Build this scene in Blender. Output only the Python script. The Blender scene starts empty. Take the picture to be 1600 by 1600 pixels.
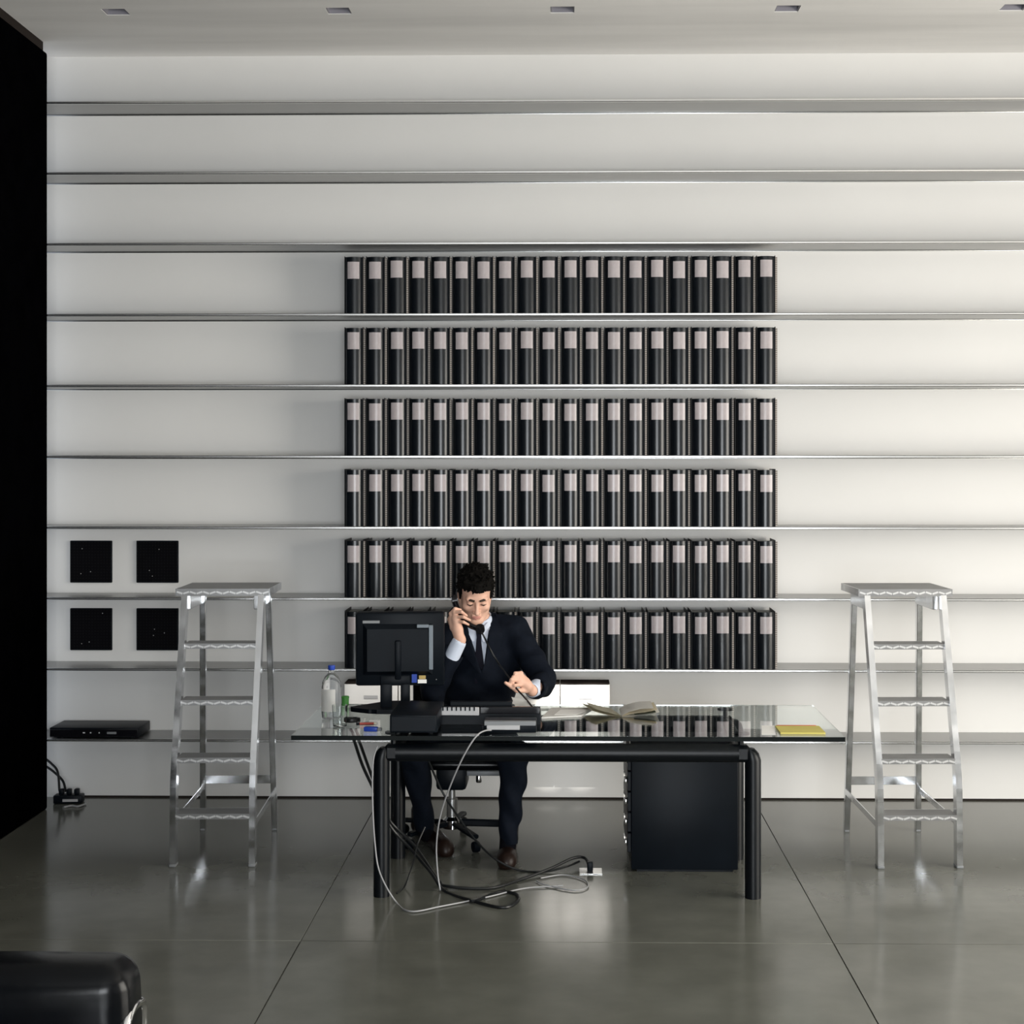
import bpy, bmesh, math, random
import numpy as np
from mathutils import Vector, Matrix, Euler
random.seed(7); np.random.seed(7)
SC = bpy.context.scene
COL = SC.collection
PI = math.pi

# ------------------------------------------------------------------ camera
FPX, PX0, PY0, EYE, YAW = 2503.0, 840.0, 723.0, 1.8, math.radians(1.03)
cd = bpy.data.cameras.new('camera'); cam = bpy.data.objects.new('camera', cd); COL.objects.link(cam)
cd.sensor_width = 36; cd.sensor_fit = 'HORIZONTAL'; cd.lens = FPX/1600*36
cam.location = (0, 0, EYE); cam.rotation_euler = (PI/2, 0, YAW)
cd.shift_x = (800-PX0)/1600; cd.shift_y = (PY0-800)/1600
cd.clip_start = 0.05; cd.clip_end = 60
SC.camera = cam
# ------------------------------------------------------------------ light and exposure
vs = SC.view_settings
vs.view_transform = 'Standard'; vs.look = 'None'; vs.gamma = 1; vs.use_curve_mapping = False
vs.exposure = 0.0
w = bpy.data.worlds.new('world'); SC.world = w; w.use_nodes = True
w.node_tree.nodes['Background'].inputs[0].default_value = (0.80, 0.88, 1.0, 1)
w.node_tree.nodes['Background'].inputs[1].default_value = 0.6
def area(name, loc, rot, sx, sy, power, col):
    l = bpy.data.lights.new(name, 'AREA'); l.shape = 'RECTANGLE'; l.size = sx; l.size_y = sy
    l.energy = power; l.color = col
    o = bpy.data.objects.new(name, l); COL.objects.link(o); o.location = loc; o.rotation_euler = rot
    return o
# daylight in the window opening of the right wall, and in the street window behind the camera
area('daylight_right_window', (5.08, 4.6, 1.55), (0, PI/2, 0), 2.5, 3.6, 310, (1.0, 0.945, 0.85))
area('daylight_street_window', (0.3, -2.9, 1.4), (PI/2, 0, 0), 3.0, 1.7, 325, (0.93, 0.97, 1.0))

# unseen spots without fixtures, added to brighten the white boxes behind the desk
def spot(loc, at, power, deg):
    sl = bpy.data.lights.new('added_box_spot', 'SPOT'); sl.energy = power; sl.spot_size = math.radians(deg); sl.spot_blend = .3; sl.shadow_soft_size = .04; sl.color = (1, .96, .9)
    so = bpy.data.objects.new('added_box_spot', sl); COL.objects.link(so); so.location = loc
    so.rotation_euler = (Vector(at)-Vector(loc)).to_track_quat('-Z', 'Y').to_euler()
spot((.35, 4.6, 3.9), (-.05, 8.26, .535), 2300, 2.7)
spot((.55, 4.6, 3.9), (.125, 8.26, .535), 2300, 2.7)
spot((-1.5, 4.6, 3.9), (-.97, 8.26, .60), 480, 4.4)
# ------------------------------------------------------------------ helpers
RGT = Vector((math.cos(YAW), math.sin(YAW), 0)); FWD = Vector((-math.sin(YAW), math.cos(YAW), 0))
def ray(px, py): return RGT*((px-PX0)/FPX) + FWD + Vector((0, 0, (PY0-py)/FPX))
def P(px, py, D):
    d = ray(px, py); return Vector((0, 0, EYE)) + d*(D/d.y)
def F(px, py, z=0.0):
    d = ray(px, py); return Vector((0, 0, EYE)) + d*((z-EYE)/d.z)

def mat(name, col, rough=0.5, metal=0.0, var=0.06, scale=8.0, bump=0.0, bscale=60.0, spec=0.5, stretch=None,
        trans=0.0, ior=1.45, coat=0.0, rvar=0.0):
    m = bpy.data.materials.new(name); m.use_nodes = True
    nt = m.node_tree; N = nt.nodes; L = nt.links; b = N['Principled BSDF']
    b.inputs['Roughness'].default_value = rough; b.inputs['Metallic'].default_value = metal
    b.inputs['Specular IOR Level'].default_value = spec; b.inputs['IOR'].default_value = ior
    b.inputs['Transmission Weight'].default_value = trans; b.inputs['Coat Weight'].default_value = coat
    tc = N.new('ShaderNodeTexCoord'); mp = N.new('ShaderNodeMapping'); L.new(tc.outputs['Object'], mp.inputs[0])
    if stretch: mp.inputs['Scale'].default_value = stretch
    nz = N.new('ShaderNodeTexNoise'); nz.inputs['Scale'].default_value = scale; nz.inputs['Detail'].default_value = 4
    L.new(mp.outputs[0], nz.inputs['Vector'])
    rp = N.new('ShaderNodeValToRGB'); L.new(nz.outputs['Fac'], rp.inputs[0])
    c = Vector(col[:3]); lo = c*(1-var); hi = c*(1+var)
    rp.color_ramp.elements[0].position = 0.3; rp.color_ramp.elements[1].position = 0.7
    rp.color_ramp.elements[0].color = (*lo, 1); rp.color_ramp.elements[1].color = (*[min(x, 1) for x in hi], 1)
    L.new(rp.outputs[0], b.inputs['Base Color'])
    if rvar:
        mr = N.new('ShaderNodeMapRange'); L.new(nz.outputs['Fac'], mr.inputs[0])
        mr.inputs[1].default_value = .3; mr.inputs[2].default_value = .7
        mr.inputs[3].default_value = max(rough-rvar, 0); mr.inputs[4].default_value = rough+rvar
        L.new(mr.outputs[0], b.inputs['Roughness'])
    if bump:
        n2 = N.new('ShaderNodeTexNoise'); n2.inputs['Scale'].default_value = bscale; L.new(mp.outputs[0], n2.inputs['Vector'])
        bp = N.new('ShaderNodeBump'); bp.inputs['Strength'].default_value = bump; bp.inputs['Distance'].default_value = 0.002
        L.new(n2.outputs['Fac'], bp.inputs['Height']); L.new(bp.outputs[0], b.inputs['Normal'])
    return m
def dotmat(name, base, dot, pitch, size, rough=0.5, metal=0.0, axes='xz', spec=.5):
    """small round dots on a regular grid: perforation, stitching, tread studs"""
    m = mat(name, base, rough, metal, spec=spec); nt = m.node_tree; N = nt.nodes; L = nt.links; b = N['Principled BSDF']
    tc = N['Texture Coordinate']; vo = N.new('ShaderNodeVectorMath'); vo.operation = 'SCALE'; vo.inputs['Scale'].default_value = 1/pitch
    L.new(tc.outputs['Object'], vo.inputs[0])
    fr = N.new('ShaderNodeVectorMath'); fr.operation = 'FRACTION'; L.new(vo.outputs[0], fr.inputs[0])
    sb = N.new('ShaderNodeVectorMath'); sb.operation = 'SUBTRACT'; sb.inputs[1].default_value = (.5, .5, .5); L.new(fr.outputs[0], sb.inputs[0])
    ml = N.new('ShaderNodeVectorMath'); ml.operation = 'MULTIPLY'
    ml.inputs[1].default_value = tuple(1 if a in axes else 0 for a in 'xyz'); L.new(sb.outputs[0], ml.inputs[0])
    ln = N.new('ShaderNodeVectorMath'); ln.operation = 'LENGTH'; L.new(ml.outputs[0], ln.inputs[0])
    lt = N.new('ShaderNodeMath'); lt.operation = 'LESS_THAN'; lt.inputs[1].default_value = size; L.new(ln.outputs['Value'], lt.inputs[0])
    mx = N.new('ShaderNodeMix'); mx.data_type = 'RGBA'; L.new(lt.outputs[0], mx.inputs['Factor'])
    src = b.inputs['Base Color'].links[0].from_socket
    L.new(src, mx.inputs['A']); mx.inputs['B'].default_value = (*dot, 1)
    L.new(mx.outputs['Result'], b.inputs['Base Color'])
    return m

M = {}
M['wall'] = mat('white_paint', (.80, .79, .77), .55, var=.015, scale=2)
M['ceiling'] = mat('ceiling_plaster', (.92, .905, .885), .7, var=.08, scale=1.6, stretch=(.35, 3.0, 1))
M['black_wall'] = mat('black_panel', (.0012, .0012, .0016), .95, var=.3, spec=.0)
M['shading'] = mat('dark_brown_shading', (.022, .017, .015), .8, spec=.1)  # dark brown for painted shade and for a faintly lit wall top
M['floor_base'] = mat('joint_dark', (.035, .035, .032), .7)
M['slab'] = mat('polished_concrete', (.124, .126, .108), .16, var=.12, scale=5, spec=.6)
M['alu'] = mat('satin_aluminium', (.34, .34, .337), .34, 1.0, var=.04, scale=3)
M['alu_edge'] = mat('polished_edge', (.78, .78, .77), .26, 1.0, var=.03)
M['ladder'] = mat('ladder_aluminium', (.76, .77, .79), .20, 1.0, var=.12, scale=14, rvar=.07)
M['tread'] = dotmat('tread_plate', (.36, .36, .36), (.85, .85, .84), .022, .33, .35, 1.0, 'xyz')
M['binder'] = mat('black_vinyl', (.006, .008, .011), .24, var=.15, scale=30, bump=.05, bscale=160)
M['cover'] = mat('black_board', (.007, .007, .009), .45, var=.2)
M['label'] = mat('pinkish_grey_label', (.44, .395, .405), .25, var=.05, scale=40)
M['strip'] = dotmat('dotted_edge_strip', (.13, .115, .10), (.42, .37, .33), .011, .30, .5, 0.0, 'z')
M['black_steel'] = mat('black_lacquer_steel', (.003, .0042, .006), .36, var=.1, spec=.3)
M['black_plastic'] = mat('black_plastic', (.0035, .0055, .0085), .42, var=.12, spec=.14)
M['black_gloss'] = mat('black_gloss', (.006, .006, .008), .16, var=.1)
M['grey_plastic'] = mat('grey_plastic', (.22, .23, .24), .45)
M['glint_grey'] = mat('blue_grey_glint', (.16, .19, .22), .35)  # colour of the painted highlight on the monitor back
M['light_grey'] = mat('light_grey_plastic', (.48, .48, .49), .45)
M['white_plastic'] = mat('white_plastic', (.90, .89, .87), .35, var=.02)
M['paper'] = mat('white_paper', (.93, .92, .89), .7, var=.03)
M['paper_grey'] = mat('grey_paper', (.66, .65, .62), .7, var=.05)
M['cream'] = mat('cream_paper', (.90, .82, .64), .7, var=.05)
M['olive'] = mat('olive_cover', (.64, .61, .49), .6)
M['dark_green'] = mat('dark_green_page', (.06, .08, .05), .6)
M['yellow'] = mat('yellow_paper', (.62, .54, .13), .6)
M['red'] = mat('red_plastic', (.45, .06, .04), .4)
M['blue'] = mat('blue_plastic', (.02, .06, .38), .35)
M['green'] = mat('green_plastic', (.09, .36, .07), .4)
M['gold'] = mat('gold_foil', (.5, .36, .12), .4)
M['chrome'] = mat('chrome', (.75, .75, .76), .10, 1.0, var=.03)
M['leather'] = mat('black_leather', (.002, .0025, .0035), .24, var=.2, scale=20, bump=.2, bscale=18, spec=.22)
M['suit'] = mat('navy_suit_wool', (.0045, .0068, .0125), .8, var=.15, scale=50, spec=.12)
M['trouser'] = mat('navy_trouser_wool', (.005, .0075, .0135), .8, var=.15, scale=50, spec=.12)
M['shirt'] = mat('pale_blue_shirt', (.62, .68, .80), .7, var=.03)
M['tie'] = mat('dark_tie', (.004, .004, .010), .6, var=.2, scale=60, spec=.12)
M['skin'] = mat('skin', (.74, .45, .335), .50, var=.06, scale=25, spec=.3)
M['skin'].node_tree.nodes['Principled BSDF'].inputs['Subsurface Weight'].default_value = 0.0
M['lip'] = mat('lip', (.60, .27, .22), .55)
M['hair'] = mat('dark_hair', (.0035, .003, .0025), .75, var=.4, scale=60, bump=.6, bscale=140, spec=.10)
M['sock'] = mat('dark_sock', (.004, .004, .006), .9, spec=.1)
M['lip_metal'] = mat('tread_base', (.26, .26, .26), .42, .7, var=.1)
M['stud'] = mat('tread_stud', (.60, .60, .60), .42, .55, var=.05)
M['brow'] = mat('brow_hair', (.03, .017, .010), .7)
M['shoe'] = mat('brown_leather_shoe', (.014, .007, .005), .4, var=.2, spec=.3)
M['cable_black'] = mat('black_cable', (.008, .009, .010), .4)
M['cable_white'] = mat('white_cable', (.36, .36, .37), .4)
M['bottle'] = mat('clear_plastic', (.86, .88, .90), .06, trans=.93, ior=1.2, var=.01)
M['tumbler'] = mat('drinking_glass', (.95, .98, .97), .02, trans=1.0, ior=1.45, var=.005)
M['speaker'] = dotmat('black_grille', (.002, .002, .003), (.007, .007, .008), .016, .2, .7, 0.0, 'xz', .08)
M['led'] = mat('pale_indicator', (.7, .7, .72), .3)
M['recess'] = mat('recess_grey', (.30, .29, .33), .6)
M['lens'] = mat('lamp_glass', (.5, .5, .5), .3)
# desk glass: slightly green, its edge shade painted by a separate strip
def glassmat():
    m = bpy.data.materials.new('desk_glass'); m.use_nodes = True
    nt = m.node_tree; N = nt.nodes; L = nt.links; b = N['Principled BSDF']
    b.inputs['Roughness'].default_value = .0; b.inputs['Transmission Weight'].default_value = 1.0
    b.inputs['IOR'].default_value = 1.5
    tc = N.new('ShaderNodeTexCoord'); nz = N.new('ShaderNodeTexNoise'); nz.inputs['Scale'].default_value = 1.5
    L.new(tc.outputs['Object'], nz.inputs['Vector'])
    rp = N.new('ShaderNodeValToRGB'); rp.color_ramp.elements[0].color = (.90, .97, .945, 1); rp.color_ramp.elements[1].color = (.92, .975, .955, 1)
    L.new(nz.outputs['Fac'], rp.inputs[0]); L.new(rp.outputs[0], b.inputs['Base Color'])
    return m
M['glass'] = glassmat()
M['edge_shade'] = mat('painted_edge_shade', (.002, .004, .004), .5, spec=.15)  # near-black colour for the shade within the glass edge

def finish(o, label=None, cat=None, group=None, kind=None):
    if label: o['label'] = label
    if cat: o['category'] = cat
    if group: o['group'] = group
    if kind: o['kind'] = kind
    return o
def obj(name, me, m=None, parent=None, loc=None, rot=None):
    o = bpy.data.objects.new(name, me); COL.objects.link(o)
    if m is not None and len(me.materials) == 0: me.materials.append(M[m])
    if parent: o.parent = parent
    if loc is not None: o.location = loc
    if rot is not None: o.rotation_euler = rot
    return o
def empty(name, loc, rz=0.0, label=None, cat=None, group=None):
    o = bpy.data.objects.new(name, None); COL.objects.link(o); o.location = loc; o.rotation_euler = (0, 0, rz)
    o.empty_display_size = .05
    return finish(o, label, cat, group)
def bm_mesh(bm, smooth=False, name='mesh'):
    me = bpy.data.meshes.new(name); bmesh.ops.recalc_face_normals(bm, faces=bm.faces)
    bm.to_mesh(me); bm.free()
    if smooth:
        me.polygons.foreach_set('use_smooth', [True]*len(me.polygons))
        try: me.set_sharp_from_angle(angle=math.radians(40))
        except Exception: pass
    return me
def add_box(bm, lo, hi, bev=0.0, seg=2, rot=None):
    lo = Vector(lo); hi = Vector(hi); c = (lo+hi)/2; s = hi-lo
    r = bmesh.ops.create_cube(bm, size=1.0)
    mtx = Matrix.Translation(c) @ (rot.to_4x4() if rot else Matrix.Identity(4)) @ Matrix.Diagonal((*s, 1))
    bmesh.ops.transform(bm, matrix=mtx, verts=r['verts'])
    if bev > 0:
        es = list({e for v in r['verts'] for e in v.link_edges})
        bmesh.ops.bevel(bm, geom=es, offset=bev, segments=seg, affect='EDGES', profile=.5)
def box(lo, hi, bev=0.0, seg=2):
    bm = bmesh.new(); add_box(bm, lo, hi, bev, seg); return bm_mesh(bm, bev > 0)
def add_tube(bm, pts, r, n=10, cap=True):
    pts = [Vector(p) for p in pts]; rs = r if isinstance(r, (list, tuple)) else [r]*len(pts)
    rings = []; prev = None
    for i, p in enumerate(pts):
        t = (pts[min(i+1, len(pts)-1)] - pts[max(i-1, 0)]).normalized()
        if prev is None:
            a = Vector((0, 0, 1)) if abs(t.z) < .9 else Vector((1, 0, 0)); u = t.cross(a).normalized()
        else: u = (prev - t*prev.dot(t)).normalized()
        prev = u; v = t.cross(u)
        rings.append([bm.verts.new(p + (u*math.cos(2*PI*k/n) + v*math.sin(2*PI*k/n))*rs[i]) for k in range(n)])
    for a, b in zip(rings, rings[1:]):
        for k in range(n): bm.faces.new((a[k], a[(k+1) % n], b[(k+1) % n], b[k]))
    if cap: bm.faces.new(rings[0][::-1]); bm.faces.new(rings[-1])
def tube(pts, r, n=10):
    bm = bmesh.new(); add_tube(bm, pts, r, n); return bm_mesh(bm, True)
def spline(pts, per=8):
    pts = [Vector(p) for p in pts]; q = [pts[0]*2-pts[1]] + pts + [pts[-1]*2-pts[-2]]; out = []
    for i in range(1, len(q)-2):
        for s in range(per):
            t = s/per; a, b, c, d = q[i-1:i+3]
            out.append(.5*((2*b) + (c-a)*t + (2*a-5*b+4*c-d)*t*t + (3*b-a-3*c+d)*t**3))
    return out + [pts[-1]]
def add_lathe(bm, prof, n=28, base=(0, 0, 0)):
    rings = []
    for (r, z) in prof:
        rings.append([bm.verts.new((base[0]+r*math.cos(2*PI*k/n), base[1]+r*math.sin(2*PI*k/n), base[2]+z)) for k in range(n)])
    for a, b in zip(rings, rings[1:]):
        for k in range(n): bm.faces.new((a[k], a[(k+1) % n], b[(k+1) % n], b[k]))
    bm.faces.new(rings[0][::-1]); bm.faces.new(rings[-1])
def lathe(prof, n=28, base=(0, 0, 0)):
    bm = bmesh.new(); add_lathe(bm, prof, n, base); return bm_mesh(bm, True)
def add_prism(bm, poly, axis, a0, a1):
    """extrude a closed 2-D outline along axis x / y / z"""
    def mk(p, a):
        return {'x': (a, p[0], p[1]), 'y': (p[0], a, p[1]), 'z': (p[0], p[1], a)}[axis]
    A = [bm.verts.new(mk(p, a0)) for p in poly]; B = [bm.verts.new(mk(p, a1)) for p in poly]
    n = len(poly)
    for k in range(n): bm.faces.new((A[k], A[(k+1) % n], B[(k+1) % n], B[k]))
    bm.faces.new(A[::-1]); bm.faces.new(B)
def prism(poly, axis, a0, a1, smooth=False):
    bm = bmesh.new(); add_prism(bm, poly, axis, a0, a1); return bm_mesh(bm, smooth)
def beam(p0, p1, wx, wy, bev=.003, twist=0.0):
    """rectangular bar from p0 to p1; wx across (world x as far as possible), wy the other way"""
    p0 = Vector(p0); p1 = Vector(p1); t = (p1-p0).normalized(); L = (p1-p0).length
    u = (Vector((1, 0, 0)) - t*t.x); u = u.normalized() if u.length > .2 else Vector((0, 0, 1)); v = t.cross(u)
    R = Matrix((u, v, t)).transposed()
    bm = bmesh.new(); add_box(bm, (-wx/2, -wy/2, 0), (wx/2, wy/2, L), bev, 1)
    bmesh.ops.transform(bm, matrix=Matrix.Translation(p0) @ R.to_4x4(), verts=bm.verts)
    return bm_mesh(bm)
ORD = ['', 'first', 'second', 'third', 'fourth', 'fifth', 'sixth', 'seventh', 'eighth', 'ninth', 'tenth', 'eleventh']

# ------------------------------------------------------------------ the room
XL, XR, YB, YW, ZC = -2.697, 5.15, -3.0, 8.58, 3.985
fl = finish(obj('floor', box((XL-.3, YB, -.12), (XR, YW+.02, -.008)), 'floor_base'), kind='structure')
xs = [XL-.3, -1.0, 1.0, 3.0, XR]; ys = [YB, -1.1, 1.265, 3.64, 6.015, YW+.02]
for i in range(4):
    for j in range(5):
        obj('floor_slab', box((xs[i]+.0012, ys[j]+.0012, -.012), (xs[i+1]-.0012, ys[j+1]-.0012, 0), .0015, 1), 'slab', fl)
wb = finish(obj('wall_back', box((XL-.3, YW, 0), (XR, YW+.15, ZC+.1)), 'wall'), kind='structure')
finish(obj('base_gap_shade', box((XL, YW-.004, 0), (XR, YW, .009)), 'shading'), kind='structure')  # dark strip painting in the shadow gap along the wall foot
finish(obj('wall_left', box((XL-.2, YB, 0), (XL, 8.283, 3.93), .012, 2), 'black_wall'), kind='structure')
finish(obj('wall_top_light', box((XL-.2, YB, 3.932), (XL-.02, 8.27, ZC)), 'shading'), kind='structure')  # brown strip painting the slight light on the wall's rounded top
# right wall with its window opening (outside the picture)
wr = bmesh.new()
for lo, hi in [((XR, YB, 0), (XR+.2, 2.7, ZC)), ((XR, 6.5, 0), (XR+.2, YW+.15, ZC)), ((XR, 2.7, 0), (XR+.2, 6.5, .25)), ((XR, 2.7, 3.25), (XR+.2, 6.5, ZC))]:
    add_box(wr, lo, hi)
finish(obj('wall_right', bm_mesh(wr), 'wall'), kind='structure')
wn = bmesh.new()
for lo, hi in [((XR+.02, 2.7, .25), (XR+.10, 2.76, 3.25)), ((XR+.02, 6.44, .25), (XR+.10, 6.5, 3.25)), ((XR+.02, 4.57, .25), (XR+.10, 4.63, 3.25)),
               ((XR+.02, 2.76, .25), (XR+.10, 6.44, .31)), ((XR+.02, 2.76, 3.19), (XR+.10, 6.44, 3.25))]:
    add_box(wn, lo, hi)
finish(obj('window_1', bm_mesh(wn), 'black_steel'), kind='structure')
wf = bmesh.new()
for lo, hi in [((XL-.3, YB-.2, 0), (-1.3, YB, ZC)), ((1.9, YB-.2, 0), (XR+.2, YB, ZC)), ((-1.3, YB-.2, 0), (1.9, YB, .7)), ((-1.3, YB-.2, 2.6), (1.9, YB, ZC))]:
    add_box(wf, lo, hi)
finish(obj('wall_street', bm_mesh(wf), 'wall'), kind='structure')
# ceiling with five square cut-outs
DLX = [(-2.185 + 1.083*k) for k in range(5)]; DLY0, DLY1, DLW = 7.675, 7.785, .115
cb = bmesh.new()
add_box(cb, (XL-.3, YB, ZC), (XR+.2, DLY0, ZC+.08)); add_box(cb, (XL-.3, DLY1, ZC), (XR+.2, YW+.15, ZC+.08))
edges = [XL-.3] + [v for x in DLX for v in (x-DLW/2, x+DLW/2)] + [XR+.2]
for a, b in zip(edges[0::2], edges[1::2]): add_box(cb, (a, DLY0, ZC), (b, DLY1, ZC+.08))
finish(obj('ceiling', bm_mesh(cb), 'ceiling'), kind='structure')
DLN = ['leftmost', 'second from left', 'middle', 'second from right', 'rightmost']
for k, x in enumerate(DLX):
    e = empty('recessed_downlight', (x, (DLY0+DLY1)/2, ZC), 0, 'square recessed ceiling downlight, ' + DLN[k] + ' of the five', 'ceiling light', 'recessed downlights along the ceiling')
    h = bmesh.new(); W2 = DLW/2-.002; D2 = (DLY1-DLY0)/2-.002
    add_box(h, (-W2, -D2, .003), (-W2+.004, D2, .16)); add_box(h, (W2-.004, -D2, .003), (W2, D2, .16))
    add_box(h, (-W2, -D2, .003), (W2, -D2+.004, .16)); add_box(h, (-W2, D2-.004, .003), (W2, D2, .16)); add_box(h, (-W2, -D2, .155), (W2, D2, .16))
    obj('housing', bm_mesh(h), 'recess', e)
    obj('lamp', lathe([(.026, .10), (.030, .105), (.034, .15), (.01, .154)], 20), 'lens', e)

# ------------------------------------------------------------------ wall shelves
SH = [.363 + .3687*(9-k) for k in range(10)]        # k = 0 top shelf .. 9 lowest; height of the top face
YF = 8.29
RW = ['topmost', 'second from top', 'third from top', 'fourth from top', 'fifth from top', 'fifth from bottom', 'fourth from bottom', 'third from bottom', 'second from bottom', 'lowest']
edge_poly = [(YF+.004, .0), (YF, -.003), (YF, -.011), (YF+.003, -.014), (YF+.012, -.014), (YF+.012, .0)]
for k, z in enumerate(SH):
    e = empty('wall_shelf', (0, 0, z), 0, RW[k] + ' of the long grey metal shelves on the white wall', 'shelf', 'long metal wall shelves')
    obj('board', box((XL-.12, YF+.012, -.011), (XR-.01, YW-.001, 0)), 'alu', e)
    obj('front_edge', prism(edge_poly, 'x', XL-.12, XR-.01), 'alu_edge', e)
    obj('support_rail', box((XL-.12, YW-.012, -.017), (XR-.01, YW-.001, -.011), .002, 2), 'alu_edge', e)

# ------------------------------------------------------------------ binders: 6 rows of 20
PITCH, BX0 = .1126, -1.157
HW, BH = .0455, .298
arc = [(-HW, .022)] + [(HW*math.sin(a), .030 - .030*math.cos(a)) for a in np.linspace(-PI/2*.93, PI/2*.93, 13)] + [(HW, .022)]
arc_in = [(x*.93, y+.004) for x, y in arc][::-1]
me_spine = prism(arc + arc_in, 'z', 0.0, .293, True); me_spine.materials.append(M['binder'])
me_cover = box((-.0016, .020, 0), (.0016, .262, BH), .0008, 1); me_cover.materials.append(M['cover'])
me_rings = box((-.040, .05, .004), (.040, .235, .285)); me_rings.materials.append(M['paper_grey'])
me_strip = box((-.005, .030, .002), (.005, .036, .291)); me_strip.materials.append(M['strip'])
lb = bmesh.new(); la = [(x, y) for x, y in [(HW*math.sin(a), .030-.030*math.cos(a)) for a in np.linspace(-.74, .74, 9)]]
add_prism(lb, [(x*1.003, y-.0008) for x, y in la] + [(x, y+.0004) for x, y in la[::-1]], 'z', .183, .271)
me_label = bm_mesh(lb, True); me_label.materials.append(M['label'])
ROWN = ['top', 'second', 'third', 'fourth', 'fifth', 'bottom']
for r in range(6):
    z = SH[3+r]
    for c in range(20):
        x = BX0 + PITCH*(c+.5) - .005
        side = (ORD[c+1] + ' from left') if c < 10 else (ORD[20-c] + ' from right')
        side = side.replace('first from', 'first from')
        e = empty('ring_binder', (x + random.uniform(-.001, .001), YF+.004+random.uniform(0, .006), z+.0005), random.uniform(-.018, .018),
                  'black round-spined binder, ' + side + ' in the ' + ROWN[r] + ' binder row', 'binder', 'black binders on the wall shelves')
        obj('spine', me_spine, None, e); obj('cover', me_cover, None, e, (-HW-.0016, 0, 0)); obj('cover', me_cover, None, e, (HW+.0016, 0, 0))
        obj('page_block', me_rings, None, e)
        obj('spine_label', me_label, None, e, (0, 0, random.uniform(-.004, .003)))
        obj('dotted_strip', me_strip, None, e, (HW+.0089, random.uniform(-.004, .004), 0))

# ------------------------------------------------------------------ black square speaker panels
for (x0, x1, nx) in [(-2.668, -2.442, 'left'), (-2.310, -2.084, 'right')]:
    for (z0, z1, nz) in [(1.155, 1.381, 'upper'), (.792, 1.018, 'lower')]:
        e = empty('wall_speaker', ((x0+x1)/2, YW, z0), 0, nz + ' ' + nx + ' of the four black square panels on the white wall', 'speaker', 'black square wall panels')
        s = (x1-x0)/2
        obj('frame', box((-s, -.016, 0), (s, -.001, z1-z0), .003, 1), 'black_plastic', e)
        obj('grille', box((-s+.006, -.019, .006), (s-.006, -.0155, z1-z0-.006)), 'speaker', e)
        for q in range(3):
            obj('screw', lathe([(.0012, 0), (.002, .001), (.0012, .002)], 8, (0, 0, 0)), 'led', e,
                (random.uniform(-s*.7, s*.7), -.0195, random.uniform(.02, .2)), (PI/2, 0, 0))

# ------------------------------------------------------------------ media player on the lowest shelf
e = empty('media_player', (-2.462, YF+.012, SH[9]), 0, 'flat black media player at left end of the lowest shelf', 'media player')
obj('case', box((-.232, 0, .006), (.232, .24, .056), .004, 2), 'black_plastic', e)
obj('front_panel', box((-.230, -.004, .010), (.230, .001, .048), .002, 1), 'black_gloss', e)
for x, w_ in [(-.05, .012), (-.015, .007), (.03, .005)]:
    obj('indicator', box((x-w_/2, -.0055, .028), (x+w_/2, -.003, .034)), 'led', e)
obj('slot', box((.07, -.0052, .024), (.12, -.003, .036), .001, 1), 'grey_plastic', e)
for sx in (-.19, .19):
    for y in (.03, .2): obj('foot', lathe([(.012, 0), (.012, .007)], 12, (sx, y, 0)), 'black_plastic', e)

# ------------------------------------------------------------------ white two-drawer boxes on the lowest shelf behind the desk
bxs = [.225, -.033, -.312, -.591, -.870, -1.150]
BXN = ['rightmost', 'second from right', 'middle', 'second from left', 'leftmost']
for k in range(5):
    x1, x0 = bxs[k]-.002, bxs[k+1]+.002; w2 = (x1-x0)/2
    e = empty('drawer_box', ((x0+x1)/2, YF-.03, SH[9]), 0, BXN[k] + ' of the bright white drawer boxes on the shelf behind the desk', 'drawer box', 'white drawer boxes')
    H = .296
    b = bmesh.new()
    add_box(b, (-w2, .012, 0), (-w2+.006, .15, H)); add_box(b, (w2-.006, .012, 0), (w2, .15, H)); add_box(b, (-w2+.006, .144, 0), (w2-.006, .15, H))
    add_box(b, (-w2+.006, .012, 0), (w2-.006, .144, .006)); add_box(b, (-w2+.006, .012, .144), (w2-.006, .144, .150)); add_box(b, (-w2+.006, .012, .262), (w2-.006, .144, .266))
    obj('body', bm_mesh(b), 'white_plastic', e)
    obj('lid', box((-w2, .002, H-.001), (w2, .15, H+.003), .001, 1), 'shading', e)  # not a real lid: dark slab painting the shade in the open top
    for z0, z1 in [(.003, .141), (.153, H-.004)]:
        d = obj('drawer', box((-w2+.001, 0, z0), (w2-.001, .012, z1), .002, 1), 'white_plastic', e)
        hz = (z0+z1)/2 - .005
        obj('handle', box((-.036, -.004, hz), (.036, .001, hz+.018), .001, 1), 'light_grey', d)

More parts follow.
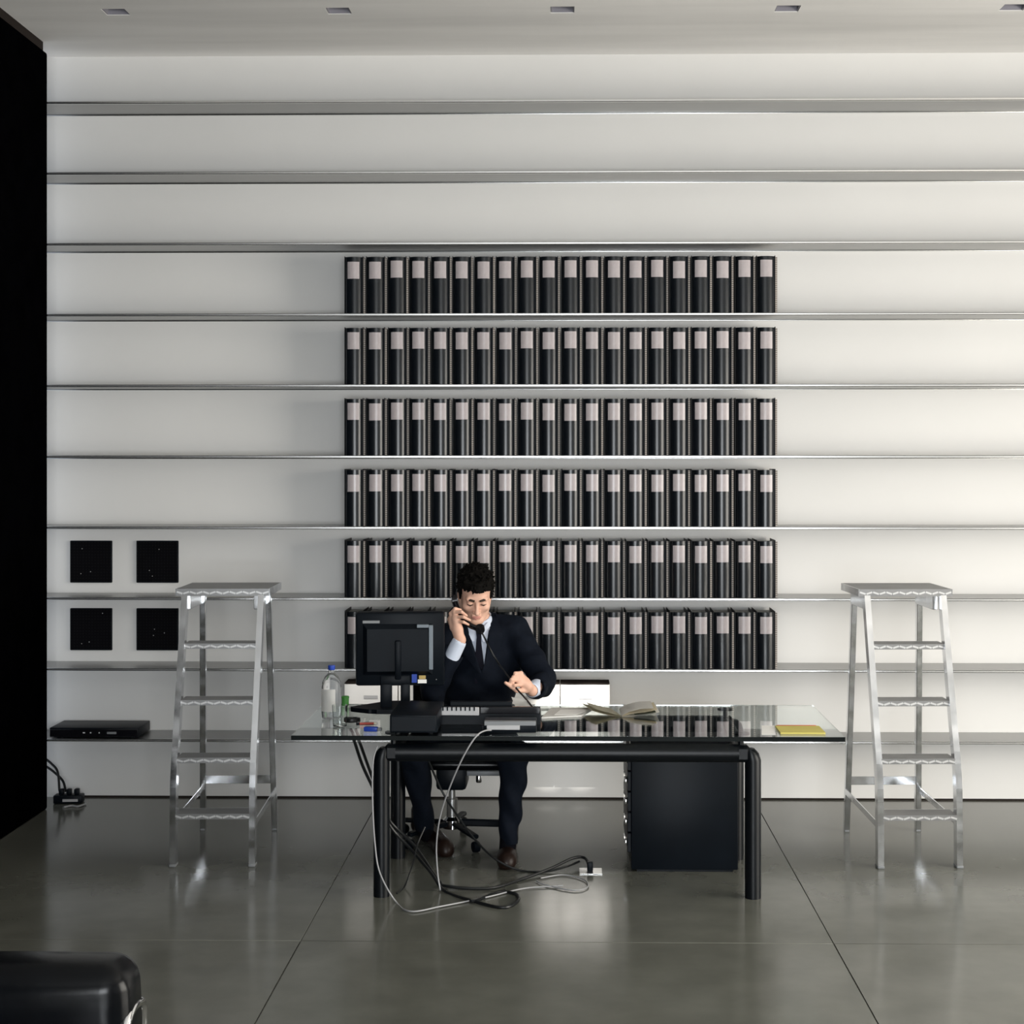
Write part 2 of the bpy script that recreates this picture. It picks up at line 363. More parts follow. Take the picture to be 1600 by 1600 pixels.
# ------------------------------------------------------------------ step ladders
def studs(x0, x1, rows):
    bm = bmesh.new()
    for (kind, y, z) in rows:
        n = int((x1-x0)/.030)
        for k in range(n):
            x = x0+.015+k*(x1-x0-.03)/max(n-1, 1); a = math.radians(32 if k % 2 else -32)
            if kind == 'lip': add_box(bm, (x-.014, y-.0022, z-.004), (x+.014, y+.001, z+.004), 0, 1, Matrix.Rotation(-a*.55, 3, 'Y'))
            else: add_box(bm, (x-.013, y-.004, z-.0005), (x+.013, y+.004, z+.002), 0, 1, Matrix.Rotation(a, 3, 'Z'))
    return bm_mesh(bm)
def ladder(loc, rz, label, flip=1):
    e = empty('step_ladder', loc, rz, label, 'step ladder', 'aluminium step ladders')
    Wd = .187   # half width, outer
    foot, bend, top = Vector((0, 0, 0)), Vector((0, .02, .40)), Vector((0, .27, 1.195))
    for s in (-1, 1):
        x = s*(Wd-.011)
        bm = bmesh.new(); pts = spline([foot, (0, .004, .15), bend, (0, .10, .66), (0, .185, .93), top], 5)
        ring = []
        for i, p in enumerate(pts):
            t = (pts[min(i+1, len(pts)-1)]-pts[max(i-1, 0)]).normalized(); nrm = Vector((0, t.z, -t.y))
            hw, hd = .0135, .026
            ring.append([bm.verts.new(p + Vector((x+a*hw, 0, 0)) + nrm*(b_*hd)) for a, b_ in ((-1, -1), (1, -1), (1, 1), (-1, 1))])
        for a, b_ in zip(ring, ring[1:]):
            for k in range(4): bm.faces.new((a[k], a[(k+1) % 4], b_[(k+1) % 4], b_[k]))
        bm.faces.new(ring[0][::-1]); bm.faces.new(ring[-1])
        st = obj('stringer', bm_mesh(bm), 'ladder', e)
        obj('foot_pad', box((x-.015, -.028, 0), (x+.015, .028, .012), .002, 1), 'grey_plastic', st)
        rl = obj('rear_leg', beam((s*(Wd-.012), .70, .0), (s*(Wd-.030), .60, 1.195), .027, .034, .002), 'ladder', e)
        obj('foot_pad', box((s*(Wd-.012)-.012, .682, 0), (s*(Wd-.012)+.012, .718, .012), .002, 1), 'grey_plastic', rl)
        obj('side_brace', beam((s*(Wd-.004), .02, .185), (s*(Wd-.004), .69, .20), .005, .030, .001), 'ladder', e)
        obj('top_bracket', box((s*(Wd-.03)-.02, .28, 1.12), (s*(Wd-.03)+.002, .60, 1.185), .002, 1), 'ladder', e)
    obj('rear_brace', beam((-(Wd-.03), .675, .252), (Wd-.03, .675, .252), .040, .008, .001), 'ladder', e)
    for z, y in [(.235, .004), (.480, .035), (.725, .122), (.972, .202)]:
        st = obj('step', box((-Wd+.022, y-.02, z-.004), (Wd-.022, y+.10, z)), 'lip_metal', e)
        obj('step_lip', box((-Wd+.022, y-.024, z-.024), (Wd-.022, y-.020, z)), 'lip_metal', st)
        finish(obj('tread_studs', studs(-Wd+.022, Wd-.022, [('lip', y-.024, z-.013)]), 'stud', st), kind='stuff')
        obj('step_lip', box((-Wd+.022, y+.10, z-.028), (Wd-.022, y+.104, z)), 'ladder', st)
    pl = obj('platform', box((-Wd-.026, .245, 1.213), (Wd+.026, .625, 1.218)), 'lip_metal', e)
    finish(obj('tread_studs', studs(-Wd-.026, Wd+.026, [('lip', .241, 1.200)]), 'stud', pl), kind='stuff')
    obj('platform_lip', box((-Wd-.026, .241, 1.185), (Wd+.026, .245, 1.218)), 'lip_metal', pl)
    obj('platform_lip', box((-Wd-.030, .241, 1.185), (-Wd-.026, .625, 1.218)), 'ladder', pl)
    obj('platform_lip', box((Wd+.026, .241, 1.185), (Wd+.030, .625, 1.218)), 'ladder', pl)
    return e
fr = (F(1372, 1357)+F(1500, 1353))/2; rr = (F(1320, 1300)+F(1437, 1298))/2
ladder((fr.x, fr.y, 0), math.atan2(-(rr.x-fr.x), rr.y-fr.y), 'aluminium step ladder standing right of the glass desk')
ladder((-1.578, 7.13, 0), math.radians(2.2), 'aluminium step ladder standing left of the glass desk')

# ------------------------------------------------------------------ glass desk
TZ = .69
dk = empty('glass_desk', (0, 0, 0), 0, 'large clear glass desk on a black tubular steel frame', 'desk')
XG0, XG1 = F(453, 1151, TZ).x, F(1320, 1151, TZ).x; YG0, YG1 = 6.50, 7.355
g = bmesh.new(); add_box(g, (XG0, YG0, TZ-.018), (XG1, YG1, TZ)); gm = bm_mesh(g)
gt = obj('glass_top', gm, 'glass', dk)
LX0, LX1 = -.768, .772; LYF, LYR = 6.645, 7.295
for x in (LX0, LX1):
    for y in (LYF, LYR):
        s = -1 if x < 0 else 1
        bm = bmesh.new(); n = 16; rings = []
        for z, rx, ry, dx in [(0, .034, .034, 0), (.57, .034, .034, 0), (.60, .030, .032, -s*.006), (.618, .020, .024, -s*.014)]:
            rings.append([bm.verts.new((x+dx+rx*math.cos(2*PI*k/n), y+ry*math.sin(2*PI*k/n), z)) for k in range(n)])
        for a, b_ in zip(rings, rings[1:]):
            for k in range(n): bm.faces.new((a[k], a[(k+1) % n], b_[(k+1) % n], b_[k]))
        bm.faces.new(rings[0][::-1]); bm.faces.new(rings[-1])
        obj('leg', bm_mesh(bm, True), 'black_steel', dk)
        kn = obj('knee_joint', beam((x-s*.012, y, .598), (x-s*.075, y, .598), .070, .058, .014), 'black_steel', dk)
        sup = bmesh.new(); px_ = x - s*.05
        add_lathe(sup, [(.011, .62), (.011, .655), (.036, .660), (.036, .668), (.012, .669), (.012, TZ-.0185)], 18, (px_, y, 0))
        obj('glass_support', bm_mesh(sup, True), 'black_steel', dk)
ell = [(.034*math.cos(a), .038*math.sin(a)) for a in np.linspace(0, 2*PI, 24, endpoint=False)]
for y in (LYF, LYR):
    obj('long_beam', prism([(y+a, .598+b_) for a, b_ in ell], 'x', LX0+.06, LX1-.06, True), 'black_steel', dk)
for x in (LX0+.045, LX1-.045):
    obj('cross_beam', prism([(x+a*.8, .598+b_*.8) for a, b_ in ell], 'y', LYF+.03, LYR-.03, True), 'black_steel', dk)
obj('front_edge', box((XG0, YG0-.0015, TZ-.0185), (XG1, YG0-.0001, TZ-.0008)), 'edge_shade', gt)  # added dark strip, paints the shade inside the glass edge

# ------------------------------------------------------------------ drawer pedestal under the desk
pl0, pr0 = F(985, 1363), F(1152, 1361)
e = empty('drawer_pedestal', (pl0.x, pl0.y, 0), 0, 'black drawer pedestal standing under right side of the glass desk', 'drawer pedestal')
PW = pr0.x-pl0.x
obj('body', box((.004, 0, .012), (PW, .52, .545), .004, 2), 'black_plastic', e)
obj('plinth', box((.03, .02, 0), (PW-.02, .50, .014)), 'black_plastic', e)
for k in range(5):
    z0 = .085 + k*.090
    d = obj('drawer', box((-.012, .012, z0), (.004, .508, z0+.084), .002, 1), 'black_plastic', e)
    obj('handle', box((-.026, .02, z0+.030), (-.012, .16, z0+.052), .004, 2), 'chrome', d)

# ------------------------------------------------------------------ office chair
CHX, CHY = -.545, 7.63
e = empty('office_chair', (CHX, CHY, 0), 0, 'black swivel office chair under the seated man', 'chair')
for k in range(5):
    a = math.radians(-62 + 72*k); c_, s_ = math.cos(a), math.sin(a)
    obj('base_arm', beam((.03*c_, .03*s_, .085), (.27*c_, .27*s_, .070), .034, .022, .006), 'black_plastic', e)
    bm = bmesh.new(); add_lathe(bm, [(.008, -.016), (.024, -.014), (.026, 0), (.024, .014), (.008, .016)], 16)
    bmesh.ops.transform(bm, matrix=Matrix.Translation((.27*c_, .27*s_, .026)) @ Matrix.Rotation(a+PI/2, 4, 'Z') @ Matrix.Rotation(PI/2, 4, 'Y'), verts=bm.verts)
    obj('caster', bm_mesh(bm, True), 'black_plastic', e)
obj('hub', lathe([(.045, .060), (.045, .10), (.03, .115)], 20), 'chrome', e)
obj('gas_column', lathe([(.026, .10), (.026, .20), (.016, .202), (.016, .30)], 18), 'alu', e)
obj('tilt_mechanism', box((-.07, -.10, .255), (.075, .10, .375), .02, 2), 'black_plastic', e)
obj('lever_plate', box((.07, -.06, .318), (.24, -.02, .342), .006, 2), 'grey_plastic', e)
obj('adjust_knob', lathe([(.012, .285), (.014, .29), (.014, .325), (.010, .33)], 14, (.13, -.045, 0)), 'chrome', e)
obj('seat', box((-.24, -.24, .375), (.26, .23, .428), .024, 3), 'leather', e)
obj('backrest', box((-.21, .215, .50), (.23, .265, .90), .024, 3), 'leather', e)
obj('back_post', beam((.01, .12, .36), (.01, .262, .56), .05, .014, .003), 'black_plastic', e)

# ------------------------------------------------------------------ sofa corner in the foreground
sx1 = P(210, 1530, 3.83).x
e = empty('leather_sofa', (sx1, 3.83, 0), 0, 'black leather sofa with chrome frame in the lower left foreground', 'sofa')
def cushion(lo, hi, bev, puff):
    bm = bmesh.new(); add_box(bm, lo, hi, bev, 4)
    bmesh.ops.subdivide_edges(bm, edges=[x for x in bm.edges if x.calc_length() > .12], cuts=6, use_grid_fill=True)
    c = (Vector(lo)+Vector(hi))/2; s = (Vector(hi)-Vector(lo))/2
    for v in bm.verts:
        q = Vector(((v.co[i]-c[i])/s[i] for i in range(3)))
        for i in range(3):
            j, k = (i+1) % 3, (i+2) % 3
            v.co[i] += math.copysign(puff*max(0, 1-q[j]**4)*max(0, 1-q[k]**4)*abs(q[i])**3, q[i])
        v.co += Vector((0, .004*math.sin(9*v.co.x+5*v.co.z), .004*math.sin(13*v.co.x+3)))
    return bm_mesh(bm, True)
obj('back_cushion', cushion((-1.45, -.10, .22), (-.004, .09, .605), .055, .012), 'leather', e)
obj('seat_cushion', cushion((-1.45, -.80, .14), (-.02, -.11, .36), .035, .012), 'leather', e)
obj('arm_cushion', cushion((-.19, -.80, .365), (-.01, -.14, .42), .03, .008), 'leather', e)
fx = .012
obj('frame_rail', tube(spline([(fx-.022, .10, .34), (fx-.016, .085, .46), (fx-.014, .03, .493), (fx-.014, -.05, .487), (fx-.014, -.14, .43), (fx, -.5, .37), (fx, -.82, .37)], 6), .013, 12), 'chrome', e)
obj('frame_rail', tube([(-1.5, .105, .40), (fx-.02, .105, .40)], .013, 12), 'chrome', e)
for y in (.09, -.80): obj('frame_leg', tube([(fx, y, 0), (fx, y, .37 if y < 0 else .36)], .013, 12), 'chrome', e)

# ------------------------------------------------------------------ monitor seen from behind
mc = P(624, 1014, 7.12)
e = empty('computer_monitor', (mc.x, 7.16, TZ), math.radians(4), 'black flat monitor seen from behind on the glass desk', 'monitor')
zc = mc.z-TZ
def tilt(bm):
    bmesh.ops.transform(bm, matrix=Matrix.Translation((0, 0, zc)) @ Matrix.Rotation(math.radians(4), 4, 'X') @ Matrix.Translation((0, 0, -zc)), verts=bm.verts)
    return bm
b = bmesh.new(); add_box(b, (-.198, -.035, zc-.165), (.198, .022, zc+.165), .012, 2)
obj('casing', bm_mesh(tilt(b), True), 'black_plastic', e)
def frustum(x0, x1, z0, z1, y0, y1, ch):
    bm = bmesh.new()
    A = [bm.verts.new(p) for p in ((x0, y0, z0), (x1, y0, z0), (x1, y0, z1), (x0, y0, z1))]
    B = [bm.verts.new(p) for p in ((x0+ch, y1, z0+ch), (x1-ch, y1, z0+ch), (x1-ch, y1, z1-ch), (x0+ch, y1, z1-ch))]
    for k in range(4): bm.faces.new((A[k], A[(k+1) % 4], B[(k+1) % 4], B[k]))
    bm.faces.new(A[::-1]); bm.faces.new(B)
    return bm
obj('rear_housing', bm_mesh(tilt(frustum(-.165, .145, zc-.115, zc+.115, -.034, -.058, .020))), 'black_plastic', e)
b = bmesh.new(); add_box(b, (.128, -.0605, zc-.088), (.147, -.046, zc+.112), .002, 1); obj('painted_glint', bm_mesh(tilt(b)), 'glint_grey', e)  # grey bars paint the window highlight on the housing's chamfers
b = bmesh.new(); add_box(b, (.075, -.0605, zc+.100), (.128, -.046, zc+.115), .002, 1); obj('painted_glint', bm_mesh(tilt(b)), 'glint_grey', e)
obj('screen', box((-.18, .0215, zc-.148), (.18, .0245, zc+.148)), 'black_gloss', e)
b = bmesh.new(); add_box(b, (-.165, -.0365, zc+.118), (-.09, -.0345, zc+.130)); obj('vent_grille', bm_mesh(tilt(b)), 'grey_plastic', e)
b = bmesh.new(); add_box(b, (-.022, -.075, zc-.13), (.006, -.055, zc+.045), .006, 2); obj('spine_cover', bm_mesh(tilt(b), True), 'black_plastic', e)
b = bmesh.new(); add_box(b, (.052, -.0375, zc-.150), (.075, -.0345, zc-.104)); obj('blue_sticker', bm_mesh(tilt(b)), 'blue', e)
b = bmesh.new(); add_box(b, (.079, -.0375, zc-.153), (.118, -.0345, zc-.136)); obj('white_sticker', bm_mesh(tilt(b)), 'paper', e)
b = bmesh.new(); add_box(b, (.084, -.0375, zc-.134), (.114, -.0345, zc-.118)); obj('gold_sticker', bm_mesh(tilt(b)), 'gold', e)
b = bmesh.new(); add_box(b, (.160, -.0375, zc-.138), (.163, -.0345, zc-.135)); obj('screw', bm_mesh(tilt(b)), 'led', e)
for x0, x1 in [(-.088, -.036), (.002, .044)]:
    obj('neck_post', box((x0, -.03, .018), (x1, .0, zc-.150), .005, 2), 'black_plastic', e)
obj('neck_bridge', box((-.088, -.03, zc-.165), (.044, .01, zc-.12), .005, 2), 'black_plastic', e)
bs = bmesh.new(); add_prism(bs, [(-.235, -.015), (-.12, -.10), (.13, -.12), (.19, .02), (.16, .17), (-.06, .17)], 'z', .001, .020)
bmesh.ops.bevel(bs, geom=[x for x in bs.edges if abs(x.verts[0].co.z-x.verts[1].co.z) > .01], offset=.02, segments=3, affect='EDGES')
obj('stand_base', bm_mesh(bs), 'black_plastic', e)

# ------------------------------------------------------------------ dark computer box, phone console, adapter
q0, q1 = F(609, 1147, TZ), F(683, 1147, TZ)
e = empty('computer_box', (q0.x, q0.y, TZ), 0, 'low dark computer box in front of the monitor on the desk', 'computer')
CW = q1.x-q0.x
obj('case', box((0, 0, .005), (CW, .38, .078), .004, 2), 'black_plastic', e)
obj('front_panel', box((.006, -.003, .012), (CW-.006, .001, .072), .001, 1), 'black_plastic', e)
obj('side_trim', box((-.002, .01, .012), (.001, .37, .066)), 'grey_plastic', e)
for x in (.03, CW-.03):
    for y in (.03, .35): obj('foot', lathe([(.012, 0), (.012, .006)], 10, (x, y, 0)), 'black_plastic', e)

k0, k1 = P(687, 1133, 6.80), P(844, 1133, 6.80)
e = empty('phone_console', (k0.x, 6.79, TZ), 0, 'wide black telephone console seen from behind on the desk', 'phone')
KW = k1.x-k0.x
obj('body', prism([(0, 0), (.012, .066), (.03, .072), (.22, .020), (.22, 0)], 'x', 0, KW), 'black_plastic', e)
obj('ribbed_panel', box((.002, -.003, .038), (.168, .013, .072), .002, 1), 'light_grey', e)
for k in range(8): obj('rib', box((.012+k*.019, -.0055, .058), (.018+k*.019, .008, .0745)), 'black_plastic', e)
obj('upper_ridge', box((.172, .004, .044), (KW, .022, .074), .003, 1), 'black_gloss', e)
obj('display_hood', box((.04, .06, .058), (KW-.12, .075, .088), .003, 1), 'black_plastic', e)
for r_ in range(3):
    for c in range(8): obj('key', box((.06+c*.034, .11+r_*.03, .034-r_*.008), (.082+c*.034, .128+r_*.03, .055-r_*.008), .002, 1), 'grey_plastic', e)
a0, a1 = F(756, 1145, TZ), F(838, 1145, TZ)
e = empty('phone_adapter', (a0.x, a0.y, TZ), 0, 'small black phone box with white label strip behind the console', 'phone box')
AW = a1.x-a0.x
obj('case', box((0, 0, 0), (AW, .12, .046), .004, 2), 'black_plastic', e)
obj('top_strip', box((.002, -.002, .030), (AW-.002, .03, .0475), .001, 1), 'grey_plastic', e)
obj('label_strip', box((.012, -.004, .013), (.148, 0, .031), .001, 1), 'light_grey', e)
obj('socket', box((-.012, .02, .006), (.001, .05, .028), .002, 1), 'black_plastic', e)

# ------------------------------------------------------------------ bottle, tumbler and small things at the left end
c = F(518, 1123, TZ)
e = empty('water_bottle', (c.x, c.y, TZ+.0005), 0, 'clear plastic water bottle with blue cap and white label', 'bottle')
obj('bottle_body', lathe([(.030, 0), (.041, .004), (.043, .02), (.043, .135), (.040, .16), (.028, .185), (.0135, .198), (.012, .212)], 32), 'bottle', e)
obj('cap', lathe([(.0145, .212), (.0155, .214), (.0155, .230), (.0135, .232)], 20), 'blue', e)
lbm = bmesh.new(); n = 22; A = []; B = []
for k in range(n+1):
    a = math.radians(170 + 130*k/n); A.append(lbm.verts.new((.0438*math.cos(a), .0438*math.sin(a), .035))); B.append(lbm.verts.new((.0438*math.cos(a), .0438*math.sin(a), .132)))
for k in range(n): lbm.faces.new((A[k], A[k+1], B[k+1], B[k]))
r_ = bmesh.ops.solidify(lbm, geom=lbm.faces[:], thickness=.0006)
obj('paper_label', bm_mesh(lbm, True), 'paper', e)
c = F(531, 1135, TZ)
obj0 = obj('drinking_glass', lathe([(.024, 0), (.029, .002), (.033, .09), (.0315, .09), (.0275, .008), (.001, .007)], 28), 'tumbler', None, (c.x, c.y, TZ+.0005))
finish(obj0, 'clear drinking glass beside the water bottle on the desk', 'glass')
c = F(541, 1101, TZ)
e = empty('green_tub', (c.x, 7.30, TZ+.0005), 0, 'small green plastic tub behind the drinking glass', 'tub')
obj('tub_body', lathe([(.014, 0), (.016, .002), (.017, .03), (.015, .034)], 20), 'green', e); obj('lid', lathe([(.018, .034), (.018, .042), (.015, .044)], 20), 'green', e)
c = F(549, 1131, TZ)
ring = [Vector((c.x+.030*math.cos(t)*(1+.04*math.sin(3*t)), c.y+.03+.034*math.sin(t), TZ+.006+.004*t/6)) for t in np.linspace(0, 6*PI, 60)]
finish(obj('cable_coil', tube(ring, .0045, 8), 'cable_black'), 'small coil of black cable on the desk near drinking glass', 'cable')
c = F(573, 1133, TZ)
e = empty('red_pen', (c.x, c.y, TZ), math.radians(8), 'short red pen lying on the glass near the cable coil', 'pen')
obj('barrel', tube([(-.03, 0, .006), (.03, 0, .006)], .0055, 12), 'red', e); obj('pen_tip', tube([(.03, 0, .006), (.042, 0, .006)], [.005, .002], 12), 'cream', e); obj('pen_cap', tube([(-.045, 0, .006), (-.03, 0, .006)], .0062, 12), 'black_plastic', e)
c = F(580, 1143, TZ)
e = empty('blue_plug', (c.x, c.y, TZ), math.radians(-10), 'blue cable plug lying at the front of the glass desk', 'plug')
obj('plug_body', box((-.03, -.012, .0005), (.028, .012, .02), .004, 2), 'blue', e); obj('plug_collar', box((.028, -.009, .003), (.044, .009, .017), .002, 1), 'grey_plastic', e)

# ------------------------------------------------------------------ papers on the desk
def sheet(name, px, m, label, cat, z, n=1, jit=0.0, grp=None):
    """a sheet (or stack) lying on the desk, from its four corners seen in the photograph"""
    pts = [F(a, b_, z) for a, b_ in px]; c = sum(pts, Vector())/4
    bm = bmesh.new(); add_prism(bm, [(p.x-c.x, p.y-c.y) for p in pts], 'z', 0, .0006*n)
    return finish(obj(name, bm_mesh(bm), m, None, (c.x, c.y, z)), label, cat, grp)
sheet('paper_stack', [(846, 1123), (908, 1120), (930, 1108), (862, 1108)], 'paper_grey', 'stack of grey papers on the desk beside the console', 'papers', TZ+.0005, 12)
sheet('loose_sheet', [(866, 1117), (900, 1117), (922, 1109), (876, 1109)], 'paper', 'white sheet lying on top of the grey paper stack', 'paper', TZ+.0085, 2)
sheet('white_card', [(1190, 1148), (1212, 1148), (1210, 1134), (1190, 1134)], 'paper', 'small white card lying on the desk beside the yellow pad', 'card', TZ+.0005, 2)
c = F(1250, 1142, TZ)
e = empty('yellow_pad', (c.x, c.y, TZ+.0005), 0, 'yellow note pad lying on the right end of the desk', 'note pad')
obj('pages', box((-.092, -.085, 0), (.092, .085, .007)), 'yellow', e); obj('binding', box((-.085, .085, 0), (.08, .092, .009), .001, 1), 'red', e)
# sheet tilted against the console
a = P(801, 1091, 7.02); b_ = P(829, 1107, 6.98); c_ = P(812, 1108, 6.98); d_ = P(806, 1106, 6.99)
bm = bmesh.new(); V = [bm.verts.new(p) for p in (P(799, 1089, 7.06), P(822, 1094, 7.05), P(836, 1111, 7.02), P(807, 1108, 7.03))]; bm.faces.new(V)
bmesh.ops.solidify(bm, geom=bm.faces[:], thickness=.001)
finish(obj('leaning_note', bm_mesh(bm), 'paper'), 'white note propped behind the phone console under the hand', 'paper')
# open brochure
bc = F(968, 1118, TZ)
e = empty('open_brochure', (bc.x, 7.08, TZ), math.radians(6), 'open brochure with cream pages fanned on the desk', 'brochure')
def leaf(profile, y0, y1, th=.0012, skew=0.0):
    bm = bmesh.new(); a = [bm.verts.new((x, y0, z)) for x, z in profile]; b2 = [bm.verts.new((x+skew, y1, z)) for x, z in profile]
    for k in range(len(profile)-1): bm.faces.new((a[k], a[k+1], b2[k+1], b2[k]))
    bmesh.ops.solidify(bm, geom=bm.faces[:], thickness=th); return bm_mesh(bm, True)
obj('cover', leaf([(-.13, .028), (-.09, .016), (-.04, .004), (0, .002)], -.08, .15, .002, -.02), 'olive', e)
obj('cover', leaf([(0, .002), (.05, .003), (.11, .008), (.165, .020)], -.09, .14, .002, .02), 'paper', e)
obj('page', leaf([(-.115, .034), (-.08, .024), (-.03, .010), (0, .005)], -.07, .14, .001, -.02), 'olive', e)
obj('page', leaf([(0, .005), (.03, .022), (.08, .034), (.14, .036)], -.085, .13, .001, .02), 'paper', e)
obj('page', leaf([(0, .004), (.04, .014), (.10, .020), (.155, .030)], -.088, .135, .001, .02), 'cream', e)
obj('page', leaf([(.055, .010), (.09, .013), (.13, .017), (.15, .020)], -.092, .10, .001, .01), 'dark_green', e)

# ------------------------------------------------------------------ power strip and cables by the left wall
p0 = F(77, 1256); p1 = F(121, 1252)
e = empty('power_strip', (p0.x+.02, 8.43, 0), math.radians(4), 'black power strip on the floor by the dark left wall', 'power strip')
obj('strip_case', box((0, -.035, .001), (.15, .035, .045), .006, 2), 'black_plastic', e)
for k in range(3): obj('plug', box((.025+k*.04, -.02, .045), (.050+k*.04, .015, .075), .005, 2), 'black_plastic', e)
obj('socket_rim', box((.05, -.038, .012), (.13, -.034, .026), .001, 1), 'light_grey', e)
for nm, pts, lab in [
    ('black_cable', [P(70, 1185, 8.48), P(80, 1193, 8.46), P(90, 1206, 8.44), P(93, 1236, 8.43)], 'black cable dropping into the power strip, inner of two'),
    ('black_cable', [P(70, 1196, 8.49), P(84, 1206, 8.47), P(98, 1220, 8.45), P(103, 1237, 8.43)], 'black cable dropping into the power strip, outer of two')]:
    finish(obj(nm, tube(spline(pts), .0065, 8), 'cable_black'), lab, 'cable', 'cables by the left wall')
finish(obj('white_lead', tube(spline([F(100, 1261, .006), F(112, 1259, .006), F(122, 1260, .006), F(134, 1256, .006)]), .005, 8), 'cable_white'), 'short white lead lying in front of the power strip', 'cable')

# ------------------------------------------------------------------ cables around the desk
def cable(name, pts, r, m, lab):
    finish(obj(name, tube(spline(pts, 8), r, 8), m), lab, 'cable', 'cables under the desk')
zf = .006
cable('white_cable', [P(775, 1141, 6.62), P(757, 1142, 6.53), P(742, 1153, 6.485), P(722, 1186, 6.49), P(702, 1232, 6.56), P(688, 1275, 6.64), P(682, 1320, 6.70), P(684, 1365, 6.72), F(688, 1391, zf)], .0032, 'cable_white',
      'white cable hanging from the phone box down to the floor')
cable('white_cable', [P(590, 1165, 6.60), P(583, 1190, 6.58), P(582, 1250, 6.57), P(586, 1320, 6.55), P(594, 1365, 6.53), F(618, 1408, zf), F(642, 1424, zf), F(690, 1416, zf), F(760, 1402, zf), F(820, 1388, zf), F(880, 1384, zf)], .0032, 'cable_white',
      'white cable running beside the left desk leg and along the floor')
cable('black_cable', [P(548, 1146, 6.70), P(552, 1153, 6.6), P(566, 1195, 6.75), P(583, 1232, 6.85), P(607, 1287, 6.95), P(640, 1325, 6.95), P(672, 1362, 6.80), F(695, 1392, zf), F(740, 1408, zf), F(785, 1418, zf), F(808, 1409, zf), F(806, 1397, zf), F(780, 1394, zf), F(748, 1406, zf), F(735, 1408, zf+.008)], .0065, 'cable_black',
      'thick black cable ending in a loop on the floor before the desk')
cable('black_cable', [P(556, 1146, 6.72), P(562, 1160, 6.65), P(580, 1210, 6.80), P(606, 1278, 7.0), P(648, 1322, 7.0), P(684, 1374, 6.85), F(700, 1385, zf+.006), F(765, 1388, zf), F(815, 1374, zf), F(860, 1357, .02), F(895, 1341, .04), F(914, 1341, .04), F(921, 1356, .02)], .0065, 'cable_black',
      'thick black cable reaching the floor outlet from the left')
cable('black_cable', [P(668, 1185, 7.18), P(690, 1235, 7.22), P(715, 1275, 7.18), P(745, 1315, 7.12), P(775, 1343, 7.06), F(812, 1360, zf), F(850, 1362, zf), F(885, 1354, .02), F(905, 1346, .025)], .005, 'cable_black',
      'thin black cable passing behind the shoes to the outlet')
cable('black_cable', [P(664, 1292, 7.0), P(652, 1320, 6.95), P(645, 1350, 6.86), F(632, 1385, zf), F(620, 1396, zf)], .0035, 'cable_black', 'thin black cable curling to the floor near left desk leg')
cable('grey_cable', [F(845, 1372, zf), F(880, 1367, zf), F(912, 1374, zf), F(918, 1386, zf), F(895, 1391, zf), F(850, 1382, zf), F(838, 1376, zf)], .003, 'cable_white', 'loose pale cable loop lying before the floor outlet')
c = F(923, 1362)
e = empty('floor_outlet', (c.x, c.y, 0), 0, 'flat metal floor outlet with black plug before the pedestal', 'floor outlet')
obj('plate', box((-.05, -.05, .0003), (.05, .05, .004), .001, 1), 'alu_edge', e)
obj('plug', box((-.016, -.016, .004), (.010, .016, .045), .005, 2), 'black_plastic', e)

